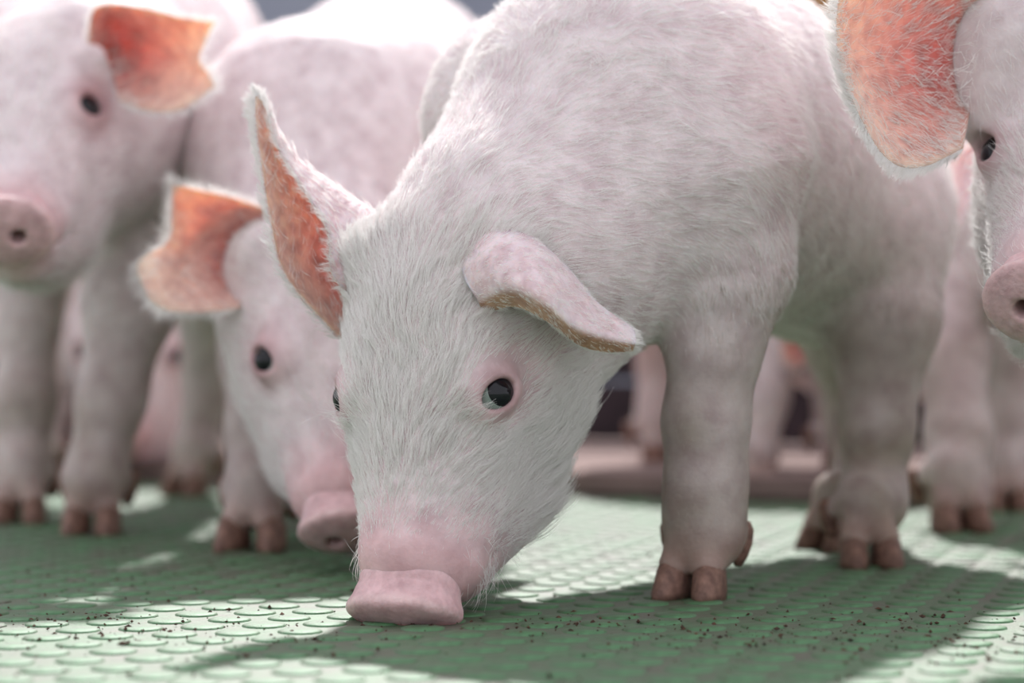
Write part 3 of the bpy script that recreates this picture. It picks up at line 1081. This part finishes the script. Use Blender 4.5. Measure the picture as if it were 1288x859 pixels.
# ------------------------------------------------------------------ the piglet looking in from the right
H4 = Head([0.2978, 1.1616, 0.2298], [[-0.9105, -0.3697, -0.183], [0.4117, -0.7844, -0.4641], [0.029, -0.498, 0.867]], 0.993)
spine = [(np.array([0.345, 1.25, 0.245]), 0.068), (np.array([0.45, 1.32, 0.255]), 0.094), (np.array([0.60, 1.38, 0.25]), 0.10), (np.array([0.76, 1.45, 0.255]), 0.096)]
extra = [ell(P(1262, 45, 1.20), (0.040, 0.045, 0.040), None, 0.03), ell(P(1238, 95, 1.185), (0.022, 0.022, 0.032), None, 0.02)]


def std_legs(front_l, front_r, hind_l, hind_r, top, yaw, s=1.0, gz=0.0, dirx=0.0, diry=-1.0):
    out = []
    for i, (x, y) in enumerate((front_l, front_r, hind_l, hind_r)):
        f = np.array([x, y, gz])
        hind = i > 1
        b = np.array([-dirx, -diry, 0])
        if hind:
            nd = [(f + b * 0.02 + [0, 0, top], 0.058), (f - b * 0.005 + [0, 0, top - 0.075], 0.032), (f + b * 0.028 + [0, 0, 0.10], 0.0205), (f + b * 0.01 + [0, 0, 0.065], 0.0185)]
        else:
            nd = [(f + [0, 0, top], 0.045), (f + b * 0.012 + [0, 0, top - 0.07], 0.027), (f + b * 0.004 + [0, 0, 0.095], 0.0215), (f + b * 0.008 + [0, 0, 0.06], 0.0195)]
        out.append((nd, f, yaw, s, 0.0))
    return out


legs = std_legs((0.43, 1.24), (0.43, 1.38), (0.74, 1.38), (0.76, 1.53), 0.19, -1.2, 1.0, 0, -0.9, -0.4)
ear4 = G3([[(1240, -35, 1.145), (1236, 20, 1.175), (1230, 75, 1.185), (1222, 130, 1.175), (1212, 185, 1.145)],
           [(1190, -62, 1.135), (1184, 10, 1.155), (1178, 80, 1.160), (1170, 142, 1.150), (1168, 207, 1.130)],
           [(1130, -62, 1.125), (1122, 10, 1.138), (1118, 80, 1.142), (1120, 145, 1.136), (1134, 209, 1.124)],
           [(1085, -45, 1.115), (1078, 10, 1.122), (1076, 75, 1.126), (1085, 130, 1.120), (1107, 189, 1.114)],
           [(1062, -25, 1.110), (1054, 10, 1.110), (1053, 50, 1.111), (1060, 95, 1.110), (1080, 143, 1.110)]])
build_pig('white piglet looking at the camera from the right edge with a big pink ear', H4, spine, extra, legs,
          [(ear4, BACK, 'inner', dict(canal=(0.18, 0.52, 0.36), hair=(2500, 2800, 2600, 1.1))), default_ear(H4, -1)],
          0.0020, 60000, 0.0140, 0.00012, 4, pink_from=0.076, clump=(0.0034, 0.55, 0.08), ear_counts=(2500, 1800, 2200), face_share=1.2)

# ------------------------------------------------------------------ piglets farther back
H5 = aim(P(1300, 215, 1.66), (-0.1, -0.85, -0.5), (0, -0.4, 0.9))
spine = [N_(1290, 215, 1.76, 0.068), N_(1262, 225, 1.86, 0.094), N_(1280, 215, 2.0, 0.098), N_(1300, 215, 2.16, 0.094)]
legs = [([N_(1190, 320, 1.74, 0.045), N_(1196, 440, 1.68, 0.026), N_(1206, 550, 1.65, 0.0225), N_(1207, 620, 1.635, 0.021)], G(1205, 669), 0.2, 1.1, 0.0),
        ([N_(1275, 330, 1.86, 0.045), N_(1265, 440, 1.85, 0.026), N_(1265, 540, 1.84, 0.0215), N_(1265, 600, 1.835, 0.0195)], G(1265, 643), 0, 1.0, 0.0)] + \
    std_legs((0, 0), (0, 0), (0.43, 2.12), (0.56, 2.12), 0.19, 0, 1.0, 0.021)[2:]
ear5 = G3([[(1240, 178, 1.62), (1236, 195, 1.635), (1232, 215, 1.62)], [(1215, 185, 1.60), (1214, 210, 1.615), (1226, 240, 1.60)],
           [(1192, 225, 1.59), (1202, 245, 1.60), (1216, 265, 1.59)], [(1190, 285, 1.585), (1198, 289, 1.59), (1205, 286, 1.585)]])
build_pig('blurred pale piglet standing behind the one at the right edge', H5, spine, [], legs,
          [(ear5, BACK, 'outer', {}), default_ear(H5, -1)], 0.0036, 9000, 0.012, 0.0002, 5, ear_counts=(300, 100, 150), snout_voxel=0.002)

H6 = aim(P(1085, 385, 2.06), (0.5, -0.8, -0.45), (0.1, -0.4, 0.9), 0.95)
spine = [N_(1040, 340, 2.1, 0.062), N_(980, 305, 2.14, 0.085), N_(900, 300, 2.16, 0.09), N_(830, 310, 2.19, 0.084)]
legs = [([N_(985, 360, 2.12, 0.04), N_(972, 430, 2.08, 0.024), N_(962, 500, 2.04, 0.020), N_(950, 570, 2.01, 0.0185)], np.array(G(945, 622)) * np.array([1, 0.98, 1]), 0.3, 0.95, 0.0)] + \
    std_legs((0.30, 2.04), (0, 0), (0.17, 2.14), (0.145, 2.16), 0.17, 0.8, 0.95, 0.021)[:1] + \
    [([N_(835, 320, 2.2, 0.055), N_(826, 400, 2.18, 0.028), N_(828, 460, 2.2, 0.019), N_(827, 510, 2.19, 0.0175)], np.array([(828 - 644) / FPX * 2.17, 2.17, 0.021]), 0.6, 0.95, 0.0),
     ([N_(770, 320, 2.28, 0.05), N_(740, 400, 2.27, 0.028), N_(735, 460, 2.29, 0.019), N_(735, 510, 2.28, 0.0175)], np.array([(700 - 644) / FPX * 2.26, 2.26, 0.021]), 0.6, 0.95, 0.0)][:1]
ear6 = G3([[(1045, 400, 2.05), (1042, 420, 2.07), (1038, 440, 2.05)], [(1020, 398, 2.03), (1018, 425, 2.045), (1015, 455, 2.03)],
           [(998, 410, 2.02), (998, 432, 2.03), (998, 462, 2.02)], [(985, 430, 2.01), (984, 440, 2.015), (986, 455, 2.01)]])
build_pig('blurred pinkish piglet crossing the concrete kerb behind the rooting piglet', H6, spine, [], legs,
          [(ear6, BACK, 'inner', dict(canal=(0.2, 0.5, 0.6))), default_ear(H6, -1)], 0.0038, 7000, 0.012, 0.0002, 6, ear_counts=(200, 80, 100), snout_voxel=0.002)

H7 = aim(P(165, 455, 2.22), (-0.1, -0.8, -0.55), (0, -0.5, 0.85))
spine = [N_(140, 400, 2.29, 0.062), N_(60, 350, 2.36, 0.085), N_(-60, 340, 2.42, 0.09), N_(-160, 340, 2.48, 0.086)]
legs = std_legs((-0.47, 2.28), (-0.40, 2.36), (-0.70, 2.40), (-0.66, 2.52), 0.15, 0, 1.0, 0.0)
for i in (2, 3):
    legs[i] = (legs[i][0], legs[i][1] * np.array([1, 1, 0]) + np.array([0, 0, 0.0]), 0, 1.0, 0.0)
ear7 = G3([[(130, 425, 2.24), (118, 430, 2.26), (105, 432, 2.24)], [(132, 385, 2.23), (105, 395, 2.25), (80, 410, 2.23)],
           [(130, 350, 2.23), (104, 358, 2.245), (74, 375, 2.23)], [(124, 325, 2.23), (105, 328, 2.235), (84, 340, 2.23)]])
build_pig('blurred piglet with a salmon pink ear seen between the legs of the large piglet', H7, spine, [], legs,
          [(ear7, BACK, 'inner', dict(canal=(0.25, 0.5, 0.9))), default_ear(H7, -1)], 0.0038, 7000, 0.012, 0.0002, 7, ear_counts=(200, 80, 100), snout_voxel=0.002)
